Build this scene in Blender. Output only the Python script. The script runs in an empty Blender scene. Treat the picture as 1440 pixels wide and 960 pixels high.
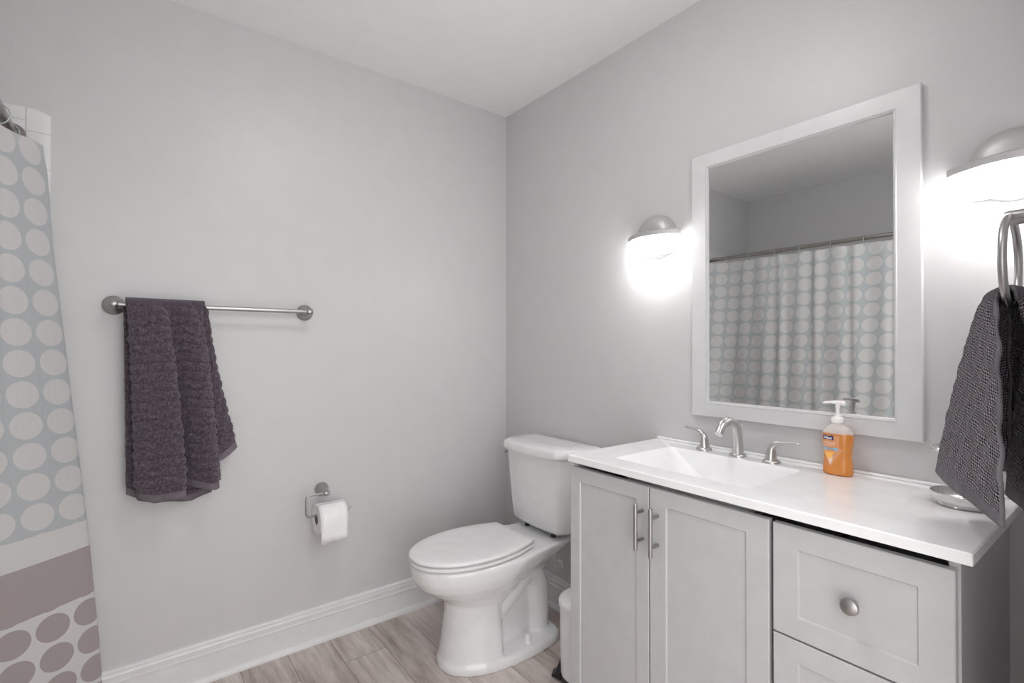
import bpy, bmesh, math, random
from mathutils import Vector, Matrix
random.seed(7)
PI = math.pi
sc = bpy.context.scene
C = sc.collection

# ------------------------------------------------------------------ camera
cam_d = bpy.data.cameras.new('camera'); cam = bpy.data.objects.new('camera', cam_d); C.objects.link(cam)
FPX = 703.9
cam_d.sensor_fit = 'HORIZONTAL'; cam_d.sensor_width = 36.0; cam_d.lens = 36.0 * FPX / 1440.0
cam_d.clip_start = 0.01
RT = Vector((0.60917461, 0.7930349, 0.00139694)); UP = Vector((0.00659685, -0.00682884, 0.99995492)); FW = Vector((-0.79300869, 0.60913793, 0.00939149))
CAM = Vector((2.0828, -1.5606, 1.1845))
cam.matrix_world = Matrix(((RT.x, UP.x, -FW.x, CAM.x), (RT.y, UP.y, -FW.y, CAM.y), (RT.z, UP.z, -FW.z, CAM.z), (0, 0, 0, 1)))
sc.camera = cam

# ------------------------------------------------------------------ light, exposure
sc.view_settings.view_transform = 'Standard'; sc.view_settings.look = 'None'
sc.view_settings.gamma = 1.0; sc.view_settings.use_curve_mapping = False
sc.view_settings.exposure = 1.0
SCONCE_E = 16.0
HALL_E = 1.45
FILL_LAMP_E = 13.5  # strength of the added, unseen overhead fill lamp
w = bpy.data.worlds.new('world'); sc.world = w; w.use_nodes = True
w.node_tree.nodes['Background'].inputs[0].default_value = (1.0, 1.0, 1.0, 1)
w.node_tree.nodes['Background'].inputs[1].default_value = HALL_E
try:
    sc.cycles.use_denoising = True
    sc.cycles.max_bounces = 14; sc.cycles.diffuse_bounces = 8; sc.cycles.glossy_bounces = 6; sc.cycles.transmission_bounces = 10
    sc.cycles.caustics_reflective = False; sc.cycles.caustics_refractive = False
    sc.cycles.sample_clamp_indirect = 6
except Exception:
    pass

# ------------------------------------------------------------------ node helpers
class NT:
    def __init__(s, name):
        s.m = bpy.data.materials.new(name); s.m.use_nodes = True
        s.t = s.m.node_tree; s.t.nodes.clear()
        s.out = s.t.nodes.new('ShaderNodeOutputMaterial')
        s.b = s.t.nodes.new('ShaderNodeBsdfPrincipled'); s.t.links.new(s.b.outputs[0], s.out.inputs[0])
    def n(s, typ, **k):
        n = s.t.nodes.new(typ)
        for a, b in k.items(): setattr(n, a, b)
        return n
    def l(s, a, b): s.t.links.new(a, b)
    def setin(s, inp, v):
        if isinstance(v, bpy.types.NodeSocket): s.l(v, inp)
        else: inp.default_value = v
    def math(s, op, a, b=0.0, c=None):
        n = s.n('ShaderNodeMath', operation=op); s.setin(n.inputs[0], a); s.setin(n.inputs[1], b)
        if c is not None: s.setin(n.inputs[2], c)
        return n.outputs[0]
    def mix(s, f, a, b):
        n = s.n('ShaderNodeMix', data_type='RGBA'); s.setin(n.inputs[0], f); s.setin(n.inputs[6], a); s.setin(n.inputs[7], b)
        return n.outputs[2]
    def p(s, **k):
        names = {'col': 'Base Color', 'rough': 'Roughness', 'metal': 'Metallic', 'spec': 'Specular IOR Level', 'trans': 'Transmission Weight',
                 'ior': 'IOR', 'alpha': 'Alpha', 'em': 'Emission Color', 'es': 'Emission Strength', 'nrm': 'Normal', 'coat': 'Coat Weight',
                 'coatr': 'Coat Roughness', 'sheen': 'Sheen Weight', 'sheenr': 'Sheen Roughness', 'sheent': 'Sheen Tint', 'sss': 'Subsurface Weight', 'an': 'Anisotropic'}
        for a, v in k.items():
            inp = s.b.inputs[names[a]]
            if isinstance(v, tuple) and len(v) == 3: v = (*v, 1)
            s.setin(inp, v)
        return s
    def bump(s, h, strength=0.2, dist=0.01):
        n = s.n('ShaderNodeBump'); n.inputs['Strength'].default_value = strength; n.inputs['Distance'].default_value = dist
        s.l(h, n.inputs['Height']); s.l(n.outputs[0], s.b.inputs['Normal']); return n
    def noise(s, scale, detail=3, rough=0.5, vec=None):
        n = s.n('ShaderNodeTexNoise'); n.inputs['Scale'].default_value = scale; n.inputs['Detail'].default_value = detail
        n.inputs['Roughness'].default_value = rough
        if vec is not None: s.l(vec, n.inputs['Vector'])
        return n.outputs[0]
    def pos(s): return s.n('ShaderNodeNewGeometry').outputs['Position']
    def obj(s): return s.n('ShaderNodeTexCoord').outputs['Object']
    def uv(s): return s.n('ShaderNodeTexCoord').outputs['UV']
    def xyz(s, v):
        n = s.n('ShaderNodeSeparateXYZ'); s.l(v, n.inputs[0]); return n.outputs
    def comb(s, x, y, z):
        n = s.n('ShaderNodeCombineXYZ')
        for i, v in enumerate((x, y, z)): s.setin(n.inputs[i], v)
        return n.outputs[0]
    def ramp(s, f, stops):
        n = s.n('ShaderNodeValToRGB'); s.l(f, n.inputs[0]); e = n.color_ramp.elements
        while len(e) < len(stops): e.new(0.5)
        for q, (pp, c) in zip(e, stops): q.position = pp; q.color = (*c, 1)
        return n.outputs[0]

def simple(name, col, rough, bump=None, **k):
    m = NT(name); v = m.noise(18, 3, vec=m.pos())
    c1 = tuple(x * 0.97 for x in col); c2 = tuple(min(1, x * 1.03) for x in col)
    m.p(col=m.ramp(v, [(0.3, c1), (0.7, c2)]), rough=rough, **k)
    if bump: m.bump(m.noise(bump[0], 2, vec=m.pos()), bump[1], bump[2])
    return m.m

def wall_mat(name, col, rough):
    m = NT(name); P_ = m.pos()
    big = m.noise(1.6, 3, 0.55, P_); mid = m.noise(11, 4, 0.6, P_); fine = m.noise(140, 2, 0.5, P_)
    # sparse trowel strokes and nicks
    d = m.n('ShaderNodeTexNoise'); d.inputs['Scale'].default_value = 5.5; d.inputs['Detail'].default_value = 6; d.inputs['Distortion'].default_value = 1.6; m.l(P_, d.inputs['Vector'])
    nick = m.math('GREATER_THAN', d.outputs[0], 0.67)
    h = m.math('ADD', m.math('MULTIPLY', big, 1.2), m.math('MULTIPLY', mid, 0.22))
    h = m.math('ADD', h, m.math('MULTIPLY', fine, 0.035)); h = m.math('ADD', h, m.math('MULTIPLY', nick, 0.03))
    m.p(col=m.ramp(mid, [(0.3, tuple(x * 0.985 for x in col)), (0.7, tuple(x * 1.015 for x in col))]), rough=m.math('ADD', rough, m.math('MULTIPLY', mid, 0.08)), spec=0.4)
    m.bump(h, 0.30, 0.012)
    return m.m

M = {}
M['wall'] = wall_mat("wall_paint", (0.595, 0.588, 0.594), 0.34)
M['ceiling'] = wall_mat('ceiling_paint', (0.88, 0.88, 0.88), 0.7)
M['trim'] = simple('trim_paint', (0.72, 0.72, 0.725), 0.3, (6, 0.05, 0.002))
M['cabinet'] = simple('cabinet_paint', (0.53, 0.53, 0.532), 0.34, (40, 0.03, 0.001))
M['gapdark'] = simple('cabinet_inside', (0.10, 0.10, 0.10), 0.7)
M['counter'] = simple('cultured_marble', (0.90, 0.90, 0.905), 0.12, coat=0.3, coatr=0.05)
M['porcelain'] = simple('porcelain', (0.78, 0.78, 0.785), 0.10, coat=0.5, coatr=0.04)
M['seat'] = simple('seat_plastic', (0.80, 0.80, 0.80), 0.22)
M['plastic'] = simple('white_plastic', (0.78, 0.78, 0.78), 0.3)
M['black'] = simple('black_plastic', (0.015, 0.015, 0.016), 0.35)
M['paper'] = simple('tissue_paper', (0.86, 0.86, 0.86), 0.95, (220, 0.15, 0.001))
M['card'] = simple('cardboard', (0.25, 0.23, 0.21), 0.9)
M['frame'] = simple('mirror_frame_paint', (0.66, 0.66, 0.665), 0.3)

def metal(name, col, rough):
    m = NT(name); P_ = m.obj()
    v = m.noise(60, 3, vec=P_)
    m.p(col=m.ramp(v, [(0.3, tuple(x * 0.95 for x in col)), (0.7, col)]), metal=1.0, rough=m.math('ADD', rough - 0.04, m.math('MULTIPLY', v, 0.08)))
    return m.m
M['nickel'] = metal('brushed_nickel', (0.45, 0.44, 0.435), 0.32)
M['nickel_dark'] = metal('satin_nickel', (0.42, 0.41, 0.405), 0.33)
M['nickel_light'] = metal('bright_brushed_nickel', (0.62, 0.61, 0.60), 0.3)
M['chrome'] = metal('polished_steel', (0.80, 0.80, 0.79), 0.12)
M['rod'] = metal('bronze_grey_metal', (0.36, 0.34, 0.32), 0.3)
M['sconce_metal'] = simple('sconce_satin_paint', (0.50, 0.49, 0.49), 0.42, metal=0.35)

m = NT('mirror_silver'); m.p(col=(0.80, 0.815, 0.805), metal=1.0, rough=m.math('ADD', 0.004, m.math('MULTIPLY', m.noise(3, 1, vec=m.pos()), 0.004))); M['mirror'] = m.m

m = NT('glowing_frosted_glass'); m.p(col=(0.9, 0.9, 0.9), rough=0.4, em=(1.0, 0.985, 0.975), es=SCONCE_E); M['glow'] = m.m
m = NT('fill_lamp_dome'); m.p(col=(0.9, 0.9, 0.9), rough=0.4, em=(1.0, 0.99, 0.985), es=FILL_LAMP_E); M['fill_glow'] = m.m  # dome glow of the added fill lamp

# floor: wood-look planks running along X, 0.16 m wide
m = NT('wood_plank_floor'); X, Y, Z = m.xyz(m.pos())
row = m.math('FLOOR', m.math('DIVIDE', m.math('ADD', Y, 3.948), 0.16))
wn = m.n('ShaderNodeTexWhiteNoise', noise_dimensions='1D'); m.l(row, wn.inputs['W'])
xo = m.math('ADD', X, m.math('MULTIPLY', wn.outputs[0], 1.22)); px_ = m.math('DIVIDE', xo, 1.22); col_i = m.math('FLOOR', px_)
wn2 = m.n('ShaderNodeTexWhiteNoise', noise_dimensions='2D'); m.l(m.comb(row, col_i, 0.0), wn2.inputs['Vector'])
fy = m.math('FRACT', m.math('DIVIDE', m.math('ADD', Y, 3.948), 0.16)); fx = m.math('FRACT', px_)
seam = m.math('MAXIMUM', m.math('LESS_THAN', fy, 0.014), m.math('LESS_THAN', fx, 0.0022))
gv = m.comb(m.math('MULTIPLY', xo, 1.5), m.math('MULTIPLY', Y, 14.0), m.math('MULTIPLY', wn2.outputs[0], 20.0))
grain = m.noise(3.2, 7, 0.62, gv); blot = m.noise(3.0, 4, 0.55, m.comb(m.math('MULTIPLY', xo, 1.2), m.math('MULTIPLY', Y, 3.0), m.math('MULTIPLY', wn2.outputs[0], 9.0)))
tone = m.math('ADD', m.math('MULTIPLY', grain, 0.55), m.math('ADD', m.math('MULTIPLY', blot, 0.45), m.math('MULTIPLY', m.math('SUBTRACT', wn2.outputs[0], 0.5), 0.16)))
cc = m.ramp(tone, [(0.30, (0.30, 0.245, 0.215)), (0.45, (0.49, 0.425, 0.39)), (0.58, (0.64, 0.575, 0.54)), (0.75, (0.74, 0.675, 0.64))])
cc = m.mix(m.math('MULTIPLY', seam, 0.7), cc, (0.08, 0.065, 0.058, 1))
m.p(col=cc, rough=m.math('ADD', 0.33, m.math('MULTIPLY', grain, 0.15)), spec=0.4)
m.bump(m.math('SUBTRACT', m.math('MULTIPLY', grain, 0.3), seam), 0.25, 0.002); M['floor'] = m.m

# glazed wall tile, grout as lines
def tile_mat(name, use_y, off_h, size, off_z):
    m = NT(name); X, Y, Z = m.xyz(m.pos()); H = Y if use_y else X
    a = m.math('FRACT', m.math('DIVIDE', m.math('ADD', H, off_h), size)); b = m.math('FRACT', m.math('DIVIDE', m.math('ADD', Z, off_z), size))
    g = m.math('MAXIMUM', m.math('LESS_THAN', a, 0.022), m.math('LESS_THAN', b, 0.022))
    m.p(col=m.mix(g, (0.74, 0.735, 0.735, 1), (0.50, 0.49, 0.485, 1)), rough=m.math('ADD', 0.12, m.math('MULTIPLY', g, 0.6)))
    m.bump(m.math('SUBTRACT', 1.0, g), 0.35, 0.003); return m.m
TS = 0.108
M['tile_a'] = tile_mat('glazed_tile_side', True, 1.8080 + TS * 20, TS, -1.8590 + TS * 20)
M['tile_edge'] = tile_mat('glazed_tile_edge', True, 1.8080 + TS * 20, TS, -1.8282 + TS * 20)
M['tile_b'] = tile_mat('glazed_tile_back', False, TS * 20, TS, -1.8590 + TS * 20)

# dotted shower curtain, uv in metres: u along the cloth, v height above floor
m = NT('dotted_curtain'); U_, V_, _ = m.xyz(m.uv())
def dots(pu, pv, v0, ru, rv):
    a = m.math('SUBTRACT', m.math('FRACT', m.math('ADD', m.math('DIVIDE', U_, pu), 0.5)), 0.5)
    b = m.math('SUBTRACT', m.math('FRACT', m.math('ADD', m.math('DIVIDE', m.math('SUBTRACT', V_, v0), pv), 0.5)), 0.5)
    a = m.math('DIVIDE', m.math('MULTIPLY', a, pu), ru); b = m.math('DIVIDE', m.math('MULTIPLY', b, pv), rv)
    r = m.math('ADD', m.math('MULTIPLY', a, a), m.math('MULTIPLY', b, b))
    return m.math('LESS_THAN', r, 1.0)
d_up = dots(0.095, 0.0883, 1.752, 0.0415, 0.0385); d_lo = dots(0.095, 0.0905, 0.358, 0.0425, 0.0395)
white = (0.69, 0.682, 0.678, 1); pale = (0.67, 0.658, 0.652, 1); blue = (0.505, 0.530, 0.545, 1); mauve = (0.42, 0.368, 0.368, 1)
up = m.mix(d_up, blue, pale); lo = m.mix(d_lo, white, mauve)
c = m.mix(m.math('GREATER_THAN', V_, 0.412), lo, mauve)
c = m.mix(m.math('GREATER_THAN', V_, 0.560), c, white)
c = m.mix(m.math('GREATER_THAN', V_, 0.640), c, up)
c = m.mix(m.math('MULTIPLY', m.math('GREATER_THAN', V_, 1.752), 0.22), c, (0.7, 0.72, 0.73, 1))
cr = m.noise(7, 4, 0.6, m.comb(m.math('MULTIPLY', U_, 3.0), m.math('MULTIPLY', V_, 0.7), 0.0))
m.p(col=c, rough=0.42, spec=0.35); m.bump(cr, 0.35, 0.012)
tr = m.n('ShaderNodeBsdfTranslucent'); m.l(c, tr.inputs[0]); mx = m.n('ShaderNodeMixShader'); mx.inputs[0].default_value = 0.2
m.l(m.b.outputs[0], mx.inputs[1]); m.l(tr.outputs[0], mx.inputs[2]); m.l(mx.outputs[0], m.out.inputs[0]); M['curtain'] = m.m

# terry towels, uv in metres
m = NT('purple_grey_terry'); U_, V_, _ = m.xyz(m.uv())
n1 = m.noise(420, 2, 0.6, m.comb(U_, V_, 0.0)); n2 = m.noise(110, 3, 0.7, m.comb(U_, V_, 0.0))
t = m.math('ADD', m.math('MULTIPLY', n1, 0.5), m.math('MULTIPLY', n2, 0.5))
m.p(col=m.ramp(t, [(0.36, (0.028, 0.019, 0.027)), (0.5, (0.088, 0.066, 0.085)), (0.64, (0.19, 0.152, 0.182))]), rough=0.95, spec=0.1, sheen=0.25, sheenr=0.5)
m.bump(t, 1.0, 0.004); M['terry'] = m.m
m = NT('dark_grey_ribbed_terry'); U_, V_, _ = m.xyz(m.uv())
wv = m.noise(30, 3, 0.6, m.comb(U_, V_, 0.0))
vv = m.math('ADD', m.math('MULTIPLY', V_, 2 * PI / 0.0050), m.math('MULTIPLY', wv, 7.0))
uu = m.math('MULTIPLY', U_, 2 * PI / 0.0048)
rib = m.math('MULTIPLY', m.math('SINE', m.math('ADD', vv, m.math('MULTIPLY', uu, 0.25))), 0.5)
lp = m.math('MULTIPLY', m.math('SINE', m.math('ADD', uu, m.math('MULTIPLY', wv, 20.0))), 0.22)
n1 = m.noise(500, 2, 0.6, m.comb(U_, V_, 0.0))
t = m.math('ADD', m.math('ADD', m.math('MULTIPLY', rib, 0.45), lp), m.math('ADD', 0.1, m.math('MULTIPLY', n1, 0.75)))
m.p(col=m.ramp(t, [(0.30, (0.006, 0.004, 0.006)), (0.47, (0.095, 0.080, 0.098)), (0.70, (0.40, 0.355, 0.395))]), rough=0.95, spec=0.1, sheen=0.2)
m.bump(t, 1.0, 0.003); M['terry2'] = m.m
def weave(name, col):
    m = NT(name); U_, V_, _ = m.xyz(m.uv()); s = m.math('SINE', m.math('MULTIPLY', U_, 900.0)); n = m.noise(25, 3, 0.5, m.comb(U_, V_, 0.0))
    m.p(col=m.ramp(n, [(0.3, tuple(x * 0.8 for x in col)), (0.7, tuple(x * 1.2 for x in col))]), rough=0.75, spec=0.2); m.bump(s, 0.3, 0.0008); return m.m
M['hem'] = weave('towel_woven_hem', (0.15, 0.128, 0.145)); M['hem2'] = weave('grey_woven_hem', (0.155, 0.145, 0.158))

# soap
m = NT('orange_liquid_soap'); m.p(col=m.ramp(m.noise(20, 2, vec=m.pos()), [(0.3, (0.93, 0.30, 0.05)), (0.7, (1.0, 0.40, 0.09))]), rough=0.08, trans=0.4, ior=1.36, coat=0.4); M['soap'] = m.m
m = NT('clear_plastic'); m.p(col=(0.95, 0.93, 0.91), rough=0.08, alpha=m.math('ADD', 0.36, m.math('MULTIPLY', m.noise(9, 1, vec=m.pos()), 0.08)), ior=1.4); M['clear'] = m.m
def flat(name, col, rough=0.35): return simple(name, col, rough)
M['navy'] = flat('label_navy', (0.03, 0.03, 0.13)); M['lwhite'] = flat('label_white', (0.85, 0.85, 0.88)); M['lblue'] = flat('label_light_blue', (0.26, 0.52, 0.72))
M['lpeach'] = flat('label_peach', (0.95, 0.62, 0.42)); M['lyellow'] = flat('label_yellow', (0.98, 0.52, 0.12)); M['lgrey'] = flat('label_lilac', (0.78, 0.62, 0.58))
M['pump'] = simple('pump_plastic', (0.88, 0.85, 0.84), 0.3)
M['rubber'] = simple('rubber_gasket', (0.02, 0.02, 0.02), 0.6)

# ------------------------------------------------------------------ object helpers
def link(name, bm, mat, parent=None, smooth=True, bevel=None, angle=40, extra=None):
    me = bpy.data.meshes.new(name)
    bmesh.ops.recalc_face_normals(bm, faces=bm.faces)
    bm.to_mesh(me); bm.free()
    mats = mat if isinstance(mat, (list, tuple)) else [mat]
    for q in mats: me.materials.append(q)
    o = bpy.data.objects.new(name, me); C.objects.link(o)
    if parent is not None:
        o.parent = parent; o.matrix_parent_inverse = Matrix.Translation(-Vector(parent['_w'])) if '_w' in parent else Matrix.Identity(4)
    if bevel:
        b = o.modifiers.new('bevel', 'BEVEL'); b.width = bevel[0]; b.segments = bevel[1]; b.limit_method = 'ANGLE'; b.angle_limit = math.radians(35)
    if smooth:
        for f in me.polygons: f.use_smooth = True
        try: me.set_sharp_from_angle(angle=math.radians(angle))
        except Exception: pass
    return o
def thing(name, loc, label, cat, group=None):
    """an Empty at the thing's base; children are modelled in world coordinates"""
    e = bpy.data.objects.new(name, None); C.objects.link(e); e.location = loc; e.empty_display_size = 0.05
    e['_w'] = list(loc); e['label'] = label; e['category'] = cat
    if group: e['group'] = group
    return e
def tag(o, label, cat, group=None):
    o['label'] = label; o['category'] = cat
    if group: o['group'] = group
    return o
def structure(o): o['kind'] = 'structure'; return o

def box(bm, x0, x1, y0, y1, z0, z1):
    v = [bm.verts.new(p) for p in ((x0, y0, z0), (x1, y0, z0), (x1, y1, z0), (x0, y1, z0), (x0, y0, z1), (x1, y0, z1), (x1, y1, z1), (x0, y1, z1))]
    for f in ((0, 3, 2, 1), (4, 5, 6, 7), (0, 1, 5, 4), (1, 2, 6, 5), (2, 3, 7, 6), (3, 0, 4, 7)): bm.faces.new([v[i] for i in f])
def boxbm(*a):
    bm = bmesh.new(); box(bm, *a); return bm
def loft(bm, rings, cap0=True, cap1=True, closed=True):
    vs = [[bm.verts.new(p) for p in r] for r in rings]; n = len(rings[0])
    for a, b in zip(vs, vs[1:]):
        for i in range(n if closed else n - 1):
            j = (i + 1) % n; bm.faces.new((a[i], a[j], b[j], b[i]))
    if cap0: bm.faces.new(list(reversed(vs[0])))
    if cap1: bm.faces.new(vs[-1])
    return vs
def frame_of(t):
    t = t.normalized(); a = Vector((0, 0, 1)) if abs(t.z) < 0.9 else Vector((1, 0, 0))
    u = t.cross(a).normalized(); return u, t.cross(u).normalized()
def smooth_path(pts, n=8):
    pts = [Vector(p) for p in pts]; out = []
    P_ = [pts[0] * 2 - pts[1]] + pts + [pts[-1] * 2 - pts[-2]]
    for i in range(1, len(P_) - 2):
        a, b, c, d = P_[i - 1:i + 3]
        for k in range(n):
            t = k / n
            out.append(0.5 * ((2 * b) + (c - a) * t + (2 * a - 5 * b + 4 * c - d) * t * t + (3 * b - a - 3 * c + d) * t ** 3))
    out.append(pts[-1]); return out
def tube(bm, pts, r, seg=16, caps=True, flat_=1.0):
    pts = [Vector(p) for p in pts]; rs = r if isinstance(r, (list, tuple)) else [r] * len(pts)
    rings = []; u0 = None
    for i, p in enumerate(pts):
        t = (pts[min(i + 1, len(pts) - 1)] - pts[max(i - 1, 0)]).normalized()
        if u0 is None: u, v = frame_of(t)
        else:
            u = (u0 - t * u0.dot(t)).normalized(); v = t.cross(u)
        u0 = u
        rings.append([p + (u * math.cos(2 * PI * k / seg) + v * math.sin(2 * PI * k / seg) * flat_) * rs[i] for k in range(seg)])
    loft(bm, rings, caps, caps)
def lathe(bm, prof, origin, axis='z', seg=32, cap=True):
    """prof: list of (r, h) along the axis"""
    o = Vector(origin); ax = {'x': Vector((1, 0, 0)), 'y': Vector((0, 1, 0)), 'z': Vector((0, 0, 1)), '-y': Vector((0, -1, 0)), '-x': Vector((-1, 0, 0)), '-z': Vector((0, 0, -1))}[axis]
    u, v = frame_of(ax)
    loft(bm, [[o + ax * h + (u * math.cos(2 * PI * k / seg) + v * math.sin(2 * PI * k / seg)) * max(r, 1e-5) for k in range(seg)] for r, h in prof], cap, cap)
def lerp(a, b, t): return a + (b - a) * t
def table(tab, x):
    """piecewise linear table of (x, y)"""
    if x <= tab[0][0]: return tab[0][1]
    for (a, ya), (b, yb) in zip(tab, tab[1:]):
        if x <= b: return ya + (yb - ya) * (x - a) / (b - a)
    return tab[-1][1]
def grid(bm, pts, uvs=None, mat_fn=None):
    """pts[i][j]; quads; optional per-vertex uv and per-face material"""
    V = [[bm.verts.new(p) for p in row] for row in pts]; lay = bm.loops.layers.uv.verify()
    for i in range(len(V) - 1):
        for j in range(len(V[0]) - 1):
            f = bm.faces.new((V[i][j], V[i + 1][j], V[i + 1][j + 1], V[i][j + 1]))
            if uvs:
                for lp_, (a, b) in zip(f.loops, ((i, j), (i + 1, j), (i + 1, j + 1), (i, j + 1))): lp_[lay].uv = uvs[a][b]
            if mat_fn: f.material_index = mat_fn(i, j)
    return V

# ------------------------------------------------------------------ room shell
RX, RY, RZ = 2.0, -2.52, 2.379       # wall_right x, wall_back y, ceiling z
T = 0.12
structure(link('floor', boxbm(-T, RX + 1.1, RY - T, T, -0.05, 0.0), M['floor'], smooth=False))
structure(link('ceiling', boxbm(-T, RX + T, RY - T, T, RZ, RZ + 0.08), M['ceiling'], smooth=False))
structure(link('wall_left', boxbm(-T, 0, RY - T, T, 0, RZ), M['wall'], smooth=False))
structure(link('wall_mirror', boxbm(0, RX + T, 0, T, 0, RZ), M['wall'], smooth=False))
structure(link('wall_back', boxbm(0, RX + T, RY - T, RY, 0, RZ), M['wall'], smooth=False))
bm = bmesh.new()
D0, D1, DH = -0.61, -1.78, 2.05     # doorway in the right wall, where the camera stands
box(bm, RX, RX + T, D0, 0, 0, RZ); box(bm, RX, RX + T, RY, D1, 0, RZ); box(bm, RX, RX + T, D1, D0, DH, RZ)
structure(link('wall_right', bm, M['wall'], smooth=False))

def extr_profile(name, prof, axis, a, b, flip, mat):
    """prof: (d, z) distance from the wall and height"""
    bm = bmesh.new(); rings = []
    for s in (a, b):
        rings.append([Vector((d, s, z)) if axis == 'y' else Vector((s, -d, z)) for d, z in prof])
    loft(bm, rings); return structure(link(name, bm, mat, angle=25))
BP = [(0, 0), (0.030, 0), (0.030, 0.004), (0.0285, 0.010), (0.024, 0.016), (0.0165, 0.0195), (0.016, 0.092), (0.0185, 0.0945), (0.0185, 0.0985), (0.0145, 0.101), (0.0145, 0.108), (0.0155, 0.118),
      (0.013, 0.125), (0.0135, 0.128), (0.0125, 0.1335), (0.009, 0.1375), (0.004, 0.139), (0, 0.139)]
extr_profile('baseboard_left', BP, 'y', -1.765, -0.0, False, M['trim'])
extr_profile('baseboard_mirror', BP, 'x', 0.0, 0.9445, False, M['trim'])
extr_profile('baseboard_right', [(RX - d, z) for d, z in BP], 'y', D0 + 0.076, 0.0, False, M['trim'])

# unseen white doorway casing and jamb, added to bounce light onto the vanity side
bm = bmesh.new()
box(bm, RX - 0.014, RX, D0 - 0.0, D0 + 0.075, 0, DH + 0.075); box(bm, RX - 0.014, RX, D1 - 0.030, D1, 0, DH + 0.075); box(bm, RX - 0.014, RX, D1, D0, DH, DH + 0.075)
box(bm, RX, RX + T, D0 - 0.012, D0, 0, DH); box(bm, RX, RX + T, D1, D1 + 0.012, 0, DH); box(bm, RX, RX + T, D1 + 0.012, D0 - 0.012, DH - 0.012, DH)
structure(link('trim_4', bm, M['trim'], smooth=False))

# tile surround of the tub alcove
bm = bmesh.new(); box(bm, 0, 0.010, RY, -1.805, 0, 1.899); structure(link('trim_1', bm, M['tile_a'], smooth=False))
bm = bmesh.new(); prof = [(0, 0)]
bm = bmesh.new(); rings = []
edge = [(0.010, -1.8049), (0.0102, -1.772)] + [(0.0102 * math.cos(a) , -1.772 + 0.0205 * math.sin(a)) for a in [PI / 2 * k / 7 for k in range(1, 8)]]
for z, s in [(0, 1), (1.885, 1), (1.893, 0.75), (1.899, 0.25)]:
    rings.append([Vector((0, -1.8049, z))] + [Vector((x * (1 if s == 1 else s ** 0.3), lerp(-1.8049, y, 1 if s == 1 else 0.55 + 0.45 * s), z)) for x, y in edge])
loft(bm, rings); structure(link('trim_2', bm, M['tile_edge'], angle=50))
structure(link('trim_3', boxbm(0.0105, RX, RY, RY + 0.01, 0, 1.899), M['tile_b'], smooth=False))

# ------------------------------------------------------------------ vanity cabinet
VX0, VX1, VF = 0.9430, 1.8705, -0.4340       # carcass; door faces at -0.4527
DF = -0.4527; ZT = 0.8255
van = thing('vanity_cabinet', ((VX0 + VX1) / 2, -0.22, 0), 'white shaker bathroom vanity cabinet with two doors on the left and drawers on the right', 'cabinet')
bm = bmesh.new()
box(bm, VX0, VX0 + 0.016, VF, -0.002, 0.0, ZT); box(bm, VX1 - 0.016, VX1, VF, -0.002, 0.0, ZT)
box(bm, VX0 + 0.016, VX1 - 0.016, -0.008, -0.002, 0.09, ZT)
box(bm, VX0 + 0.016, VX1 - 0.016, VF, -0.008, 0.09, 0.106)
box(bm, 1.556, 1.572, VF + 0.022, -0.05, 0.106, 0.70)
box(bm, VX0 + 0.016, VX1 - 0.016, -0.07, -0.05, ZT - 0.06, ZT - 0.001)
box(bm, VX0 + 0.016, VX1 - 0.016, -0.385, -0.37, 0, 0.09)
link('carcass', bm, M['cabinet'], van, smooth=False)
def shaker(name, x0, x1, z0, z1, rail, stile):
    bm = bmesh.new(); yb = VF - 0.001; yf = DF; yp = DF + 0.0040; ch = 0.0026
    o = [(x0, z0), (x1, z0), (x1, z1), (x0, z1)]
    a = [(x0 + stile, z0 + rail), (x1 - stile, z0 + rail), (x1 - stile, z1 - rail), (x0 + stile, z1 - rail)]
    b = [(x0 + stile + ch, z0 + rail + ch), (x1 - stile - ch, z0 + rail + ch), (x1 - stile - ch, z1 - rail - ch), (x0 + stile + ch, z1 - rail - ch)]
    e = 0.0018
    o2 = [(x0 + e, z0 + e), (x1 - e, z0 + e), (x1 - e, z1 - e), (x0 + e, z1 - e)]
    rings = [[Vector((x, yb, z)) for x, z in o], [Vector((x, yf + e, z)) for x, z in o], [Vector((x, yf, z)) for x, z in o2], [Vector((x, yf, z)) for x, z in a], [Vector((x, yp, z)) for x, z in b]]
    loft(bm, rings); return link(name, bm, M['cabinet'], van, smooth=False)
zt, zb = 0.8085, 0.105
dl = shaker('door', 0.9435, 1.2408, zb, zt, 0.041, 0.040); dr = shaker('door', 1.2440, 1.5570, zb, zt, 0.041, 0.050)
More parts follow.
